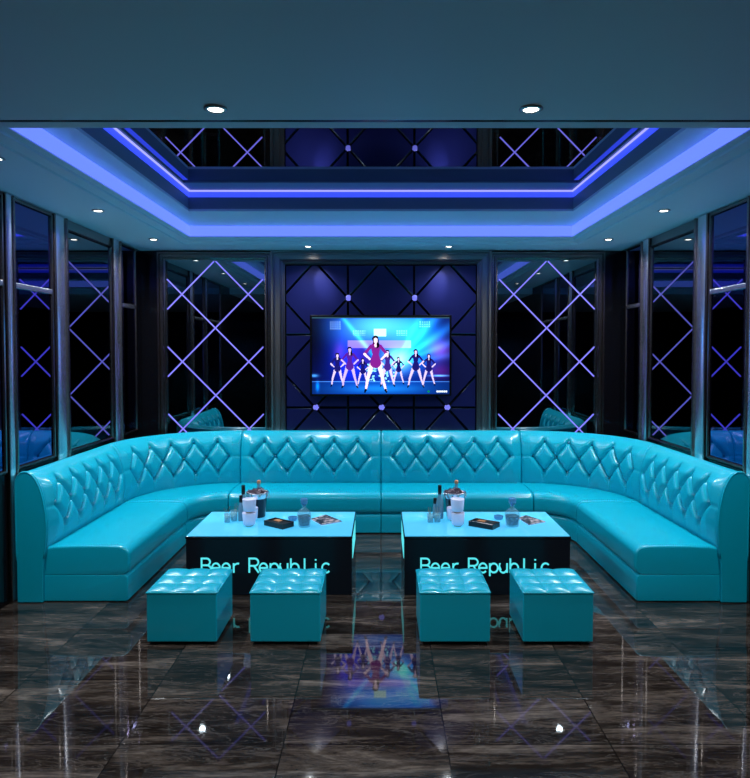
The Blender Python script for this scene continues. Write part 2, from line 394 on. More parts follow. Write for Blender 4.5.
    for cx, top, h in ((.37,.53,.36),(.63,.51,.36),(.85,.47,.42),(.185,.46,.44)): dancer(cx, top, h, nav, sk)
    dancer(.275,.38,.54,(.26,.10,.50),(.72,.62,.85)); dancer(.755,.41,.50,nav,sk,1.1); dancer(.55,.42,.48,(.20,.12,.45),sk)
    dancer(.463,.235,.74,(.42,.10,.46),(.95,.80,.90),1.0)
    # small caption block at the lower right corner of the screen
    k = (u>.905)&(u<.985)&(abs(v-.965)<.012)&((x%4)<3); img[k] = (.9,.95,1)
    k = ((u-.848)*asp)**2+(v-.965)**2 < .00016; img[k] = (0,.5,.2)
    k = v<.018; img[k] = (.15,.25,.3)
    img = np.clip(img,0,1.25); return img**2.0*1.4
img = tv_picture(); H_, W_ = img.shape[:2]
sx0,sx1,sz0,sz1 = TX0+.021,TX1-.021,TZ0+.021,TZ1-.021
xs = np.linspace(sx0,sx1,W_+1); zs = np.linspace(sz1,sz0,H_+1)
vv = [(float(a),-.117,float(b)) for b in zs for a in xs]
ff = [(j*(W_+1)+i,(j+1)*(W_+1)+i,(j+1)*(W_+1)+i+1,j*(W_+1)+i+1) for j in range(H_) for i in range(W_)]
me = bpy.data.meshes.new('screen'); me.from_pydata(vv,[],ff)
ca = me.color_attributes.new('picture','FLOAT_COLOR','CORNER')
col = np.ones((H_*W_,4,4),dtype=np.float32); col[:,:,:3] = img.reshape(-1,1,3)
ca.data.foreach_set('color', col.ravel())
m = mat('lit_screen', (.005,.005,.008), .15); n,l,b = nodes(m)
at = n.new('ShaderNodeVertexColor'); at.layer_name = 'picture'; l.new(at.outputs['Color'], b.inputs['Emission Color']); b.inputs['Emission Strength'].default_value = 1.15
link('screen', me, m, t)

# ------------------------------------------------------------------ side walls
def pillar(side, y0, y1, label, wide):
    mp0 = mapper(side); yc = (y0+y1)/2
    sx = -1 if side == 'left' else 1
    t = thing('steel_pillar', label, 'pillar', (sx*LW, yc, 0), 0, 'polished steel wall pillars')
    w = (y1-y0)/2
    mp = lambda a, b, p: (-sx*p, a, b)
    e = .2*w if wide else .25*w
    bm = bmesh.new(); N = 14
    for k in range(N):
        s0, s1 = -1+2*k/N, -1+2*(k+1)/N
        f = lambda s: .008+.028*math.sqrt(max(0,1-s*s))
        q = [mp((w-e)*s0,.005,f(s0)),mp((w-e)*s1,.005,f(s1)),mp((w-e)*s1,ZC-.006,f(s1)),mp((w-e)*s0,ZC-.006,f(s0))]
        bm.faces.new([bm.verts.new(c) for c in q])
    bmesh.ops.remove_doubles(bm, verts=bm.verts, dist=1e-5)
    obj('face', bm, M['chrome'], t, smooth=True)
    for s in (-1,1):
        a = sorted((s*w, s*(w-e)))
        obj('edge_strip', slab(bmesh.new(), mp, a[0],a[1],.004,ZC-.004,.0,.036), M['steel_dark'], t, bevel=.004)
def wall_mirror(side, y0, y1, tint, label, barz=None):
    sx = -1 if side == 'left' else 1; yc = (y0+y1)/2; w = (y1-y0)/2
    t = thing('wall_mirror', label, 'mirror', (sx*LW, yc, 0), 0, 'floor to ceiling mirrors on the side walls')
    mp = lambda a, b, p: (-sx*p, a, b)
    zt = 2.70 if tint == 'mirror' else 2.765
    obj('mirror_glass', slab(bmesh.new(), mp, -w+.02,w-.02,.93,zt,.002,.010), M[tint], t)
    obj('frame', ring(bmesh.new(), mp, -w,w,.90,zt+.03, [(0,0),(0,.022),(.010,.026),(.022,.024),(.026,.008)]), M['steel_dark'], t)
    obj('lower_panel', slab(bmesh.new(), mp, -w+.002,w-.002,.02,.895,0,.014), M['black'], t, bevel=.003)
    if zt < 2.75: obj('header_panel', slab(bmesh.new(), mp, -w+.002,w-.002,2.732,ZC-.004,0,.012), M['frame'], t)
    if barz: obj('crossbar', slab(bmesh.new(), mp, -w+.01,w-.01,barz-.02,barz+.02,.0105,.024), M['chrome'], t, bevel=.006)
for side in ('left','right'):
    wall_mirror(side, 3.63, 4.50, 'mirror_blue', f'blue tinted {side} wall mirror at the picture edge, nearest the viewer', 2.19)
    pillar(side, 4.505, 4.615, f'narrow polished steel pillar on the {side} wall behind the front end of the sofa', False)
    wall_mirror(side, 4.62, 5.175, 'mirror_blue', f'blue tinted {side} wall mirror with crossbar, between the narrow and wide steel pillars', 2.19)
    pillar(side, 5.18, 5.40, f'wide polished steel pillar on the {side} wall, broadest on its side', True)
    wall_mirror(side, 5.405, 6.30, 'mirror', f'broad smoked mirror on the {side} wall reflecting the ceiling recess')
    pillar(side, 6.305, 6.51, f'polished steel pillar on the {side} wall nearest the back corner', True)
    wall_mirror(side, 6.515, 6.93, 'mirror_blue', f'narrow dark blue {side} wall mirror beside the back corner', 2.19)
# ------------------------------------------------------------------ sofa
def path_straight(p0, p1, nrm):
    p0, p1, nrm = Vector(p0), Vector(p1), Vector(nrm)
    return (p1-p0).length, lambda s: (p0+(p1-p0).normalized()*s, nrm)
def path_corner(c, rx, ry, a0, a1):
    N = 400; A = [a0+(a1-a0)*k/N for k in range(N+1)]
    pts = [Vector((c[0]+rx*math.cos(a), c[1]+ry*math.sin(a))) for a in A]
    S = [0]
    for p, q in zip(pts, pts[1:]): S.append(S[-1]+(q-p).length)
    def f(s):
        s = min(max(s,0),S[-1]); k = int(np.searchsorted(S, s)); k = min(max(k,1),N)
        w = (s-S[k-1])/(S[k]-S[k-1]); a = A[k-1]+(A[k]-A[k-1])*w
        nr = Vector((math.cos(a)/rx, math.sin(a)/ry)).normalized()
        return Vector((c[0]+rx*math.cos(a), c[1]+ry*math.sin(a))), -nr
    return S[-1], f

def smooth_curve(ctrl, n):
    # Catmull-Rom through control points, n samples evenly by length
    P_ = [Vector(c) for c in ctrl]; P_ = [2*P_[0]-P_[1]]+P_+[2*P_[-1]-P_[-2]]; out = []
    for i in range(1, len(P_)-2):
        a,b,c,d = P_[i-1:i+3]
        for k in range(20):
            t_ = k/20; out.append(.5*((2*b)+(c-a)*t_+(2*a-5*b+4*c-d)*t_*t_+(3*b-a-3*c+d)*t_**3))
    out.append(P_[-2]); S = [0]
    for p, q in zip(out, out[1:]): S.append(S[-1]+(q-p).length)
    res = []
    for k in range(n+1):
        s = S[-1]*k/n; j = min(max(int(np.searchsorted(S, s)),1),len(out)-1)
        w = (s-S[j-1])/(S[j]-S[j-1]); res.append(out[j-1].lerp(out[j], w))
    return res
BACK_CTRL = [(0,.004),(0,.45),(0,.83),(.014,.875),(.05,.903),(.095,.893),(.135,.845),(.165,.77),(.188,.66),(.198,.55),(.196,.45),(.188,.36),(.18,.30)]
BACKP = smooth_curve(BACK_CTRL, 130)
ROWS = (.805,.655,.505)

def seg_dist(s, z, a, b):
    dx, dz = b[0]-a[0], b[1]-a[1]; t_ = np.clip(((s-a[0])*dx+(z-a[1])*dz)/(dx*dx+dz*dz),0,1)
    return np.hypot(s-a[0]-t_*dx, z-a[1]-t_*dz), t_

def sofa_module(label, Ln, path, ns, end0=False, end1=False):
    sb, _ = path(0); t = thing('sofa_section', label, 'sofa', (sb.x, sb.y, 0), 0, 'turquoise tufted sofa sections')
    org = Vector((sb.x, sb.y))
    g = .0025; p = Ln/6
    # --- backrest
    S = np.linspace(g, Ln-g, ns+1); npf = len(BACKP)
    mids = [(i+.5)*p for i in range(6)]; outs = [i*p for i in range(1,6)]
    s2, k2 = np.meshgrid(S, np.arange(npf)); O = np.array([q.x for q in BACKP])[k2.astype(int)]; Z = np.array([q.y for q in BACKP])[k2.astype(int)]
    front = (k2 > npf*.585)
    segs = []
    for i, mx in enumerate(mids):
        for ox in (i, i+1):
            if 1 <= ox <= 5:
                segs.append(((mx,ROWS[1]),(ox*p,ROWS[0]),0)); segs.append(((mx,ROWS[1]),(ox*p,ROWS[2]),0))
    segs.append(((mids[0],ROWS[1]),(0,ROWS[1]),1)); segs.append(((mids[5],ROWS[1]),(Ln,ROWS[1]),1))
    for ox in outs:
        segs.append(((ox,ROWS[0]),(ox+.006,ROWS[0]+.055),2)); segs.append(((ox,ROWS[2]),(ox,ROWS[2]-.13),2))
    D = np.zeros_like(s2); dm = np.full_like(s2, 9.)
    for a, b_, kind in segs:
        d, tt = seg_dist(s2, Z, a, b_)
        if kind == 0: dep = .016*np.exp(-(d/.009)**1.1)
        elif kind == 1: dep = .006*np.exp(-(d/.007)**1.3)
        else: dep = .020*(1-tt)**1.2*np.exp(-(d/(.011+.022*tt))**1.3)
        D = np.maximum(D, dep)
        if kind == 0: dm = np.minimum(dm, d)
    inz = (Z < ROWS[0]+.02)&(Z > ROWS[2]-.02)
    # puffed diamonds
    puff = np.where(dm < 1, .034*np.sqrt(1-(1-np.clip(dm/.062,0,1))**2), 0)
    fade = np.clip((ROWS[0]+.075-Z)/.09,0,1)*np.clip((Z-ROWS[2]+.16)/.17,0,1)*np.clip(s2/.10,0,1)*np.clip((Ln-s2)/.10,0,1)
    D = D - puff*fade
    bt = [(x,ROWS[1]) for x in mids]+[(x,ROWS[0]) for x in outs]+[(x,ROWS[2]) for x in outs]
    for bx, bz in bt:
        d = np.hypot(s2-bx, Z-bz); D = D+.020*np.exp(-(d/.022)**2)
    edge = np.minimum(s2, Ln-s2); D = D+.010*np.exp(-(edge/.010)**1.5)
    D = np.where(front, D, np.where(k2>npf*.30, .008*np.exp(-(edge/.010)**1.5), 0))
    verts = []
    nrm2 = []
    for k in range(npf):
        a = BACKP[max(k-1,0)]; b_ = BACKP[min(k+1,npf-1)]; tg = (b_-a).normalized(); nrm2.append((tg.y*-1, tg.x))   # outward normal of profile (o,z)
    for k in range(npf):
        no, nz_ = nrm2[k]
        for j in range(ns+1):
            q, nr = path(S[j]); d = D[k,j]
            o_ = BACKP[k].x-no*-1*0; oo = BACKP[k].x+no*(-d); zz = BACKP[k].y+nz_*(-d)
            verts.append((q.x+nr.x*oo-org.x, q.y+nr.y*oo-org.y, zz))
    faces = [(k*(ns+1)+j, k*(ns+1)+j+1, (k+1)*(ns+1)+j+1, (k+1)*(ns+1)+j) for k in range(npf-1) for j in range(ns)]
    # close the two ends and the underside
    e0 = [k*(ns+1) for k in range(npf)]; e1 = [k*(ns+1)+ns for k in range(npf)]
    def capend(idx, s, flip):
        q, nr = path(s); c = len(verts); verts.append((q.x+nr.x*.09-org.x, q.y+nr.y*.09-org.y, .4))
        for a, b_ in zip(idx, idx[1:]+idx[:1]): faces.append((a,b_,c) if flip else (b_,a,c))
    capend(e0, g, True); capend(e1, Ln-g, False)
    me = bpy.data.meshes.new('backrest'); me.from_pydata(verts,[],faces)
    bk = bpy.data.objects.new('backrest', me)
    bmx = bmesh.new(); bmx.from_mesh(me); bmesh.ops.recalc_face_normals(bmx, faces=bmx.faces)
    for e in bmx.edges:
        if len(e.link_faces) == 2 and e.calc_face_angle(0) > 1.2: e.smooth = False
    bmx.to_mesh(me); bmx.free()
    for f_ in me.polygons: f_.use_smooth = True
    C.objects.link(bk); me.materials.append(M['leather']); bk.parent = t
    # buttons
    zarr = np.array([q.y for q in BACKP])
    for bx, bz in bt:
        ks = list(range(int(npf*.6), npf)); k = min(ks, key=lambda i: abs(zarr[i]-bz)); q, nr = path(bx)
        no, nz_ = nrm2[k]; d = .007
        bo = bpy.data.objects.new('button', BUTTON); C.objects.link(bo); bo.parent = bk
        oo = BACKP[k].x-no*d; zz = BACKP[k].y-nz_*d
        bo.location = (q.x+nr.x*oo-org.x, q.y+nr.y*oo-org.y, zz)
        dirv = Vector((nr.x*no, nr.y*no, nz_)); bo.rotation_euler = dirv.to_track_quat('Z','Y').to_euler()
    # --- seat and base : swept closed profiles
    def sweep(name, prof, n, m, inset=g, crown=0, rend=.0):
        vs, fs = [], []; P_ = len(prof); SS = np.linspace(inset, Ln-inset, n+1)
        if rend:
            ex = [inset+rend*(1-math.cos(a)) for a in np.linspace(0,PI/2,6)[1:]]
            SS = np.array([inset]+ex+list(np.linspace(inset+rend,Ln-inset-rend,n)[1:-1])+[Ln-v_ for v_ in ex[::-1]]+[Ln-inset])
        for s in SS:
            q, nr = path(float(s)); e = min(s-inset, Ln-inset-s); sh = 0
            if rend and e < rend: sh = rend-math.sqrt(max(0,rend**2-(rend-e)**2))
            for o_, z_, w in prof:
                o2, z2 = o_-sh*w[0], z_-sh*w[1]
                vs.append((q.x+nr.x*o2-org.x, q.y+nr.y*o2-org.y, z2))
        R = len(SS)
        for j in range(R-1):
            for k in range(P_): fs.append((j*P_+k, j*P_+(k+1)%P_, (j+1)*P_+(k+1)%P_, (j+1)*P_+k))
        fs.append(tuple(range(P_))[::-1]); fs.append(tuple((R-1)*P_+k for k in range(P_)))
        me = bpy.data.meshes.new(name); me.from_pydata(vs,[],fs)
        bmx = bmesh.new(); bmx.from_mesh(me); bmesh.ops.recalc_face_normals(bmx, faces=bmx.faces)
        for e in bmx.edges:
            if len(e.link_faces) == 2 and e.calc_face_angle(0) > .7: e.smooth = False
        bmx.to_mesh(me); bmx.free()
        return link(name, me, m, t, smooth=True)
    W0, W1, W2, W3 = (0,0), (0,1), (1,0), (.7,.7)
    seatp = [(.175,.1925,W0),(.175,.375,W1),(.24,.386,W1),(.40,.392,W1),(.60,.392,W1),(.66,.3895,W1)]
    for k in range(9):
        a = PI/2-k/8*PI/2; seatp.append((.690+.070*math.cos(a), .318+.070*math.sin(a), (math.cos(a),math.sin(a))))
    seatp += [(.763,.29,W2),(.764,.24,W2),(.760,.216,W2),(.748,.202,W2),(.725,.1925,W2)]
    sweep('seat_cushion', seatp, 40, M['leather'], rend=.018)
    sweep('base', [(.172,.008,W0),(.172,.190,W1),(.725,.190,W1),(.742,.180,W2),(.749,.168,W2),(.75,.10,W2),(.75,.012,W2),(.744,.008,W2)], 40, M['leather'], rend=.008)
    sweep('plinth', [(.18,.0,W0),(.18,.0078,W0),(.72,.0078,W0),(.72,.0,W0)], 20, M['foot'], inset=.015)
    # --- upholstered end panel with piping
    for flag, s, dr in ((end0,0,-1),(end1,Ln,1)):
        if not flag: continue
        q, nr = path(s); tg = Vector((nr.y,-nr.x));
        q2, _ = path(abs(s-.01)); tg = (q-q2).normalized() if True else tg
        prof = [(o_-.0, z_) for o_, z_ in [(v_.x, v_.y) for v_ in BACKP[::3]]]+[(.176,.25),(.172,.10),(.172,.004)]
        cen = (.09,.45)
        pr = [((o_-cen[0])*1.03+cen[0]+.002, max(.004,(z_-cen[1])*1.008+cen[1])) for o_, z_ in prof]
        bm = bmesh.new()
        A = [bm.verts.new((q.x+nr.x*o_-org.x, q.y+nr.y*o_-org.y, z_)) for o_, z_ in pr]
        D_ = [bm.verts.new((q.x+nr.x*o_+tg.x*.026-org.x, q.y+nr.y*o_+tg.y*.026-org.y, z_)) for o_, z_ in pr]
        n_ = len(A)
        for k in range(n_): bm.faces.new((A[k],A[(k+1)%n_],D_[(k+1)%n_],D_[k]))
        bm.faces.new(A[::-1]); bm.faces.new(D_)
        ep = obj('end_panel', bm, M['leather'], t, bevel=.006)
        for off in (.004, .024):
            bm = bmesh.new(); pts = [Vector((q.x+nr.x*o_+tg.x*off-org.x, q.y+nr.y*o_+tg.y*off-org.y, z_)) for o_, z_ in pr[8:-3]]
            pipe(bm, pts, .0055, 8)
            obj('piping', bm, M['leather'], ep, smooth=True)
    return t
bm = L([(0,.012),(.006,.011),(.011,.007),(.0135,.001),(.011,-.010),(0,-.012)], n=12)
BUTTON = bpy.data.meshes.new('button'); bm.to_mesh(BUTTON); bm.free(); BUTTON.materials.append(M['button'])
for p_ in BUTTON.polygons: p_.use_smooth = True

SXR = 2.516
SX, SF, SS_, SB, CX = 2.50, 4.545, 5.93, 7.02, 1.45
Ln, f = path_straight((-SX,SF),(-SX,SS_),(1,0)); sofa_module('straight turquoise sofa section along the left mirrors, with its end panel towards the viewer', Ln, f, 150, end0=True)
Ln, f = path_corner((-CX,SS_), SX-CX, SB-SS_, PI, PI/2); sofa_module('curved turquoise corner sofa section in the left back corner', Ln, f, 170)
Ln, f = path_straight((-CX,SB),(0,SB),(0,-1)); sofa_module('straight turquoise sofa section under the left half of the television', Ln, f, 150)
Ln, f = path_straight((0,SB),(CX,SB),(0,-1)); sofa_module('straight turquoise sofa section under the right half of the television', Ln, f, 150)
Ln, f = path_corner((CX,SS_), SXR-CX, SB-SS_, PI/2, 0); sofa_module('curved turquoise corner sofa section in the right back corner', Ln, f, 170)
Ln, f = path_straight((SXR,SS_),(SXR,SF),(-1,0)); sofa_module('straight turquoise sofa section along the right mirrors, with its end panel towards the viewer', Ln, f, 150, end1=True)

# ------------------------------------------------------------------ stools
def stool(x, y, label, first=[None]):
    if first[0] is None:
        t = thing('cube_stool', label, 'stool', (x,y,0), 0, 'turquoise cube stools in front of the tables'); first[0] = t
        w = .207; r_ = .012; bm = bmesh.new()
        box(bm,-w,w,-w,w,.02,.312); obj('body', bm, M['leather'], t, bevel=.008, seg=3)
        N = 60; vs, fs = [], []
        for j in range(N+1):
            for i in range(N+1):
                a, b_ = -1+2*i/N, -1+2*j/N
                gx, gy = abs(math.sin(PI*(a+1)*1.5)), abs(math.sin(PI*(b_+1)*1.5))
                e = min(1-abs(a), 1-abs(b_))*w
                z = .320+.015*(min(gx,1)**.55)*(min(gy,1)**.55)
                k = min(1, e/.02); z = .312+(z-.312)*math.sqrt(1-(1-k)**2) if k < 1 else z
                vs.append((a*w*1.005, b_*w*1.005, z))
        for j in range(N):
            for i in range(N): fs.append((j*(N+1)+i, j*(N+1)+i+1, (j+1)*(N+1)+i+1, (j+1)*(N+1)+i))
        me = bpy.data.meshes.new('tufted_top'); me.from_pydata(vs,[],fs); tt = link('tufted_top', me, M['leather'], t, smooth=True)
        bm = bmesh.new()
        c = [(-w,-w),(w,-w),(w,w),(-w,w)]
        for a, b_ in zip(c, c[1:]+c[:1]): tube(bm, (a[0],a[1],.312), (b_[0],b_[1],.312), .0045, 6)
        obj('piping', bm, M['leather'], t, smooth=True)
        for sx in (-1,1):
            for sy in (-1,1): obj('foot', box(bmesh.new(), sx*.165-.022,sx*.165+.022,sy*.165-.022,sy*.165+.022,0,.0205), M['foot'], t)
        return t
    c = copy_tree(first[0]); c.location = (x,y,0); c['label'] = label; return c
ys = 3.862+.207
stool(-1.172, ys, 'turquoise cube stool furthest left, in front of the left table')
stool(-.563, ys, 'turquoise cube stool second from the left, below the right end of the left table lettering')
stool(.436, ys, 'turquoise cube stool second from the right, hiding the left part of the right table front')
stool(1.042, ys, 'turquoise cube stool furthest right, in front of the right table')

# ------------------------------------------------------------------ tables with lit lettering
def arc(cx, cy, rx, ry, a0, a1, n=14): return [(cx+rx*math.cos(math.radians(a0+(a1-a0)*k/n)), cy+ry*math.sin(math.radians(a0+(a1-a0)*k/n))) for k in range(n+1)]
X_ = .66
G = {
 'B': [[(0,0),(0,1),(.32,1)]+arc(.32,.76,.24,.24,90,-90)+[(0,.52)], [(.32,.52)]+arc(.34,.26,.27,.26,90,-90)+[(0,0)]],
 'R': [[(0,0),(0,1),(.34,1)]+arc(.34,.74,.26,.26,90,-90)+[(0,.48)], [(.30,.48),(.62,0)]],
 'e': [[(.04,.33),(.54,.33)]+arc(.29,.33,.26,.33,8,320)],
 'r': [[(.12,0),(.12,X_)], [(.12,.38)]+arc(.40,.36,.28,.28,175,75)],
 'p': [[(.04,X_),(.04,-.24)], arc(.30,.33,.27,.32,178,-178)],
 'u': [[(.05,X_),(.05,.22)]+arc(.27,.24,.22,.24,180,300)+[(.50,.18)], [(.52,X_),(.52,0)]],
 'b': [[(.05,1),(.05,0)], arc(.31,.33,.27,.32,178,-178)],
 'l': [[(.30,1),(.30,0)]],
 'i': [[(.30,X_),(.30,0)], [(.30,.86),(.30,.95)]],
 'c': [arc(.33,.33,.27,.33,42,318)],
}
def ribbon(bm, pts, w, y0, y1):
    pts = [Vector(p_) for p_ in pts]; q = [pts[0]]
    for p_ in pts[1:]:
        if (p_-q[-1]).length > 1e-5: q.append(p_)
    n = len(q); Ls, Rs = [], []
    for k in range(n):
        a = q[max(k-1,0)]; b_ = q[min(k+1,n-1)]
        d1 = (q[k]-a).normalized() if k else (b_-q[k]).normalized(); d2 = (b_-q[k]).normalized() if k < n-1 else d1
        nn = Vector((-(d1+d2).y,(d1+d2).x)).normalized(); c = max(.5, nn.dot(Vector((-d1.y,d1.x))))
        Ls.append(q[k]+nn*w/2/c); Rs.append(q[k]-nn*w/2/c)
    V = [[bm.verts.new((p_.x,y,p_.y)) for p_ in arr] for arr in (Ls,Rs) for y in (y0,y1)]
    for k in range(n-1):
        for a, b_ in ((0,2),(1,3),(0,1),(2,3)): bm.faces.new((V[a][k],V[b_][k],V[b_][k+1],V[a][k+1]))
    for k in (0,n-1): bm.faces.new((V[0][k],V[2][k],V[3][k],V[1][k]))

def table(x0, x1, y0, y1, label, tx, inner):
    h = .425; xc = (x0+x1)/2; t = thing('coffee_table', label, 'table', (xc, y0, 0), 0, 'black coffee tables with lit tops')
    a0, a1, D_ = x0-xc, x1-xc, y1-y0
    obj('cabinet_body', box(bmesh.new(), a0+.004,a1-.004,.004,D_-.004,.001,h-.022), M['table'], t, bevel=.003)
    obj('top_rim', box(bmesh.new(), a0,a1,0,D_,h-.0215,h-.006), M['black'], t, bevel=.002)
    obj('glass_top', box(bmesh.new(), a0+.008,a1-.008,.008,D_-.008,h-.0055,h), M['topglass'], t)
    # lettering
    cap = .101; base = .163
    cx = tx-xc+.006
    for ch, px in zip('BeerRepublic', (28,80,133,186,277,328,384,436,490,542,600,652)):
        lx = cx+(px-28)/5.17/142.4
        bm = bmesh.new()
        for st in G[ch]: ribbon(bm, [(lx+p_[0]*cap*1.06, base+p_[1]*cap) for p_ in st], .0115, .0035, -.0025)
        obj('letter', bm, M['led_cyan'], t)
    xa = a1-.004 if inner > 0 else a0+.001
    obj('light_panel', box(bmesh.new(), xa,xa+.003,.10,D_-.12,.235,.385), M['led_cyan'], t)
    return t
table(-1.387,-.203,4.669,5.389,'black coffee table on the left with glowing cyan lettering and lit glass top', -1.278, 1)
table(.162,1.346,4.669,5.389,'black coffee table on the right with glowing cyan lettering and lit glass top', .278, -1)

# ------------------------------------------------------------------ tableware
ZT = .4252
def bucket(x, y, sd):
    t = thing('ice_bucket', f'black ice bucket with chrome rim standing on the {sd} table', 'ice bucket', (x,y,ZT), 0, 'ice buckets on the tables')
    obj('bucket_body', L([(0,0),(.060,0),(.063,.004),(.076,.150),(.078,.152),(.074,.152),(.060,.01),(0,.01)], n=32), M['bucket'], t, smooth=True)
    obj('rim', L([(.0765,.150),(.082,.158),(.085,.178),(.090,.192),(.088,.198),(.080,.194),(.076,.16),(.074,.15)], n=32), M['chrome'], t, smooth=True)
    bm = bmesh.new(); rnd = random.Random(5)
    for k in range(26):
        a, r_ = rnd.random()*6.28, .064*rnd.random()**.5; s = .012+.006*rnd.random()
        mm = Matrix.Translation((r_*math.cos(a), r_*math.sin(a), .178+.028*(1-r_/.07)+.01*rnd.random())) @ Matrix.Rotation(rnd.random()*3,4,Vector((rnd.random(),rnd.random(),1)))
        bmesh.ops.create_cube(bm, size=2*s, matrix=mm)
    obj('ice', bm, M['ice'], t, bevel=.003)['kind'] = 'stuff'
    for s in (-1,1):
        bm = bmesh.new(); pts = [Vector((s*(.089+.004*math.sin(a)), .022*math.sin(a), .168+.022*math.cos(a))) for a in np.linspace(0,2*PI,17)]
        pipe(bm, pts[:-1], .0025, 6, True)
        obj('ring_handle', bm, M['chrome'], t, smooth=True)
    b = thing('champagne_bottle', f'clear necked bottle with copper cap chilling in the {sd} ice bucket', 'bottle', (x-.006,y,ZT-.002), 0, 'bottles in the ice buckets')
    b.rotation_euler = (0,.07,0)
    obj('bottle_glass', L([(0,.02),(.034,.02),(.036,.03),(.036,.14),(.033,.17),(.018,.21),(.0135,.23),(.0135,.268)], n=24), M['bottle_blue'], b, smooth=True)
    obj('cap', L([(.015,.266),(.016,.270),(.016,.285),(.012,.291),(0,.292)], n=20), M['gold'], b, smooth=True)
def wine(x, y, k, lab):
    t = thing('wine_bottle', lab, 'bottle', (x,y,ZT), 0, 'bottles beside the ice buckets')
    s = .032*min(1,k*1.05)
    obj('bottle_glass', L([(0,0),(s*.9,0),(s,.006),(s,.14*k),(s*.85,.165*k),(.014,.195*k),(.0125,.21*k),(.0125,.285*k)], n=24), M['bottle_blue'], t, smooth=True)
    obj('liquor', L([(0,.004),(s*.86,.004),(s*.86,.10*k),(0,.10*k)], n=20), M['liquor'], t, smooth=True)
    obj('cap', L([(.0135,.21*k),(.0145,.215*k),(.0145,.285*k),(.013,.29*k),(0,.29*k)], n=20), M['cap'], t, smooth=True)
def cup(x, y, z, lab):
    t = thing('candle_cup', lab, 'cup', (x,y,z), 0, 'frosted white cups on the tables')
    obj('foot', L([(0,0),(.028,0),(.030,.004),(.026,.009),(0,.009)], n=24), M['amber'], t, smooth=True)
    obj('cup_wall', L([(0,.0092),(.038,.0092),(.0445,.014),(.048,.05),(.051,.096),(.050,.102),(.046,.101),(.044,.092),(0,.089)], n=32), M['frost'], t, smooth=True)
def drink(x, y, k, lab, seed):
    t = thing('drinking_glass', lab, 'glass', (x,y,ZT), 0, 'small tumblers with stirrers on the tables')
    obj('glass_wall', L([(0,0),(.022*k,0),(.024*k,.003),(.027*k,.075*k),(.0255*k,.075*k),(.0225*k,.006),(0,.006)], n=24), M['glass'], t, smooth=True)
    obj('drink', L([(0,.007),(.0215*k,.007),(.0235*k,.058*k),(0,.058*k)], n=24), M['drink'], t, smooth=True)
    r_ = random.Random(seed)
    for q in range(3):
        a = r_.random()*6.28; obj('stirrer', tube(bmesh.new(), (-.008*math.cos(a),-.008*math.sin(a),.02), (.026*k*math.cos(a),.026*k*math.sin(a),(.105+.03*r_.random())*k), .0014, 6), M['straw'], t)
def decanter(x, y, sd):
    t = thing('decanter', f'square based glass decanter with stopper near the centre of the {sd} table', 'decanter', (x,y,ZT), .3, 'glass decanters')
    obj('decanter_glass', L([(0,0),(.040,0),(.043,.004),(.050,.06),(.052,.085),(.046,.108),(.028,.128),(.014,.138),(.013,.158),(.019,.163),(.019,.166),(.012,.166)], n=40, sq=3.2), M['glass'], t, smooth=True)
    obj('liquor', L([(0,.012),(.036,.012),(.044,.06),(.046,.080),(0,.080)], n=40, sq=3.2), M['liquor'], t, smooth=True)
    obj('stopper', L([(0,.150),(.009,.150),(.010,.168),(.024,.172),(.025,.205),(.020,.212),(0,.212)], n=24, sq=4), M['ash'], t, smooth=True)
def cardbox(x, y, rz, sd):
    t = thing('serving_box', f'flat black box lying open on the {sd} table left of the decanter', 'box', (x,y,ZT), rz, 'black boxes on the tables')
    obj('box_body', ring(bmesh.new(), lambda a,b_,p: (a,b_,p), -.10,.10,-.058,.058, [(.05,0),(0,0),(0,.037),(.006,.039),(.009,.038),(.009,.014),(.05,.014)]), M['cap'], t)
    obj('card', box(bmesh.new(), -.06,.0,.0,.04,.0312,.034), M['orange'], t)
    obj('box_lining', box(bmesh.new(), -.089,.089,-.047,.047,.0145,.031), M['cap'], t)
def ashtray(x, y, z, sd):
    t = tag(obj('ashtray', L([(0,0),(.028,0),(.034,.006),(.038,.026),(.034,.028),(.030,.012),(0,.010)], n=10), M['ash']), f'small blue cut glass ashtray between the black box and decanter on the {sd} table', 'ashtray', 'blue glass ashtrays')
    t.location = (x,y,z)
def magazine(pts, sd):
    cx = sum(p_[0] for p_ in pts)/4; cy = sum(p_[1] for p_ in pts)/4
    t = thing('magazine', f'dark patterned magazine lying on the {sd} table right of the decanter', 'magazine', (cx,cy,ZT), 0, 'magazines on the tables')
    for nm, z0, z1, k, mm in (('pages',.0,.006,.985,M['frost']),('cover',.0062,.0078,1,M['magazine'])):
        bm = bmesh.new(); A = [bm.verts.new(((p_[0]-cx)*k,(p_[1]-cy)*k,z0)) for p_ in pts]; D_ = [bm.verts.new(((p_[0]-cx)*k,(p_[1]-cy)*k,z1)) for p_ in pts]
        for k_ in range(4): bm.faces.new((A[k_],A[(k_+1)%4],D_[(k_+1)%4],D_[k_]))
        bm.faces.new(A[::-1]); bm.faces.new(D_); obj(nm, bm, mm, t)
TH = math.radians(1.8); FPX = 665; V0 = 352+FPX*math.tan(TH); HC = 1.727
def on_top(u, v, z=ZT):
    a = (u-381)/FPX; b_ = (V0-v)/FPX; yy = math.cos(TH)+b_*math.sin(TH); k = -math.sin(TH)+b_*math.cos(TH); s = (z-HC)/k
    return a*s, yy*s
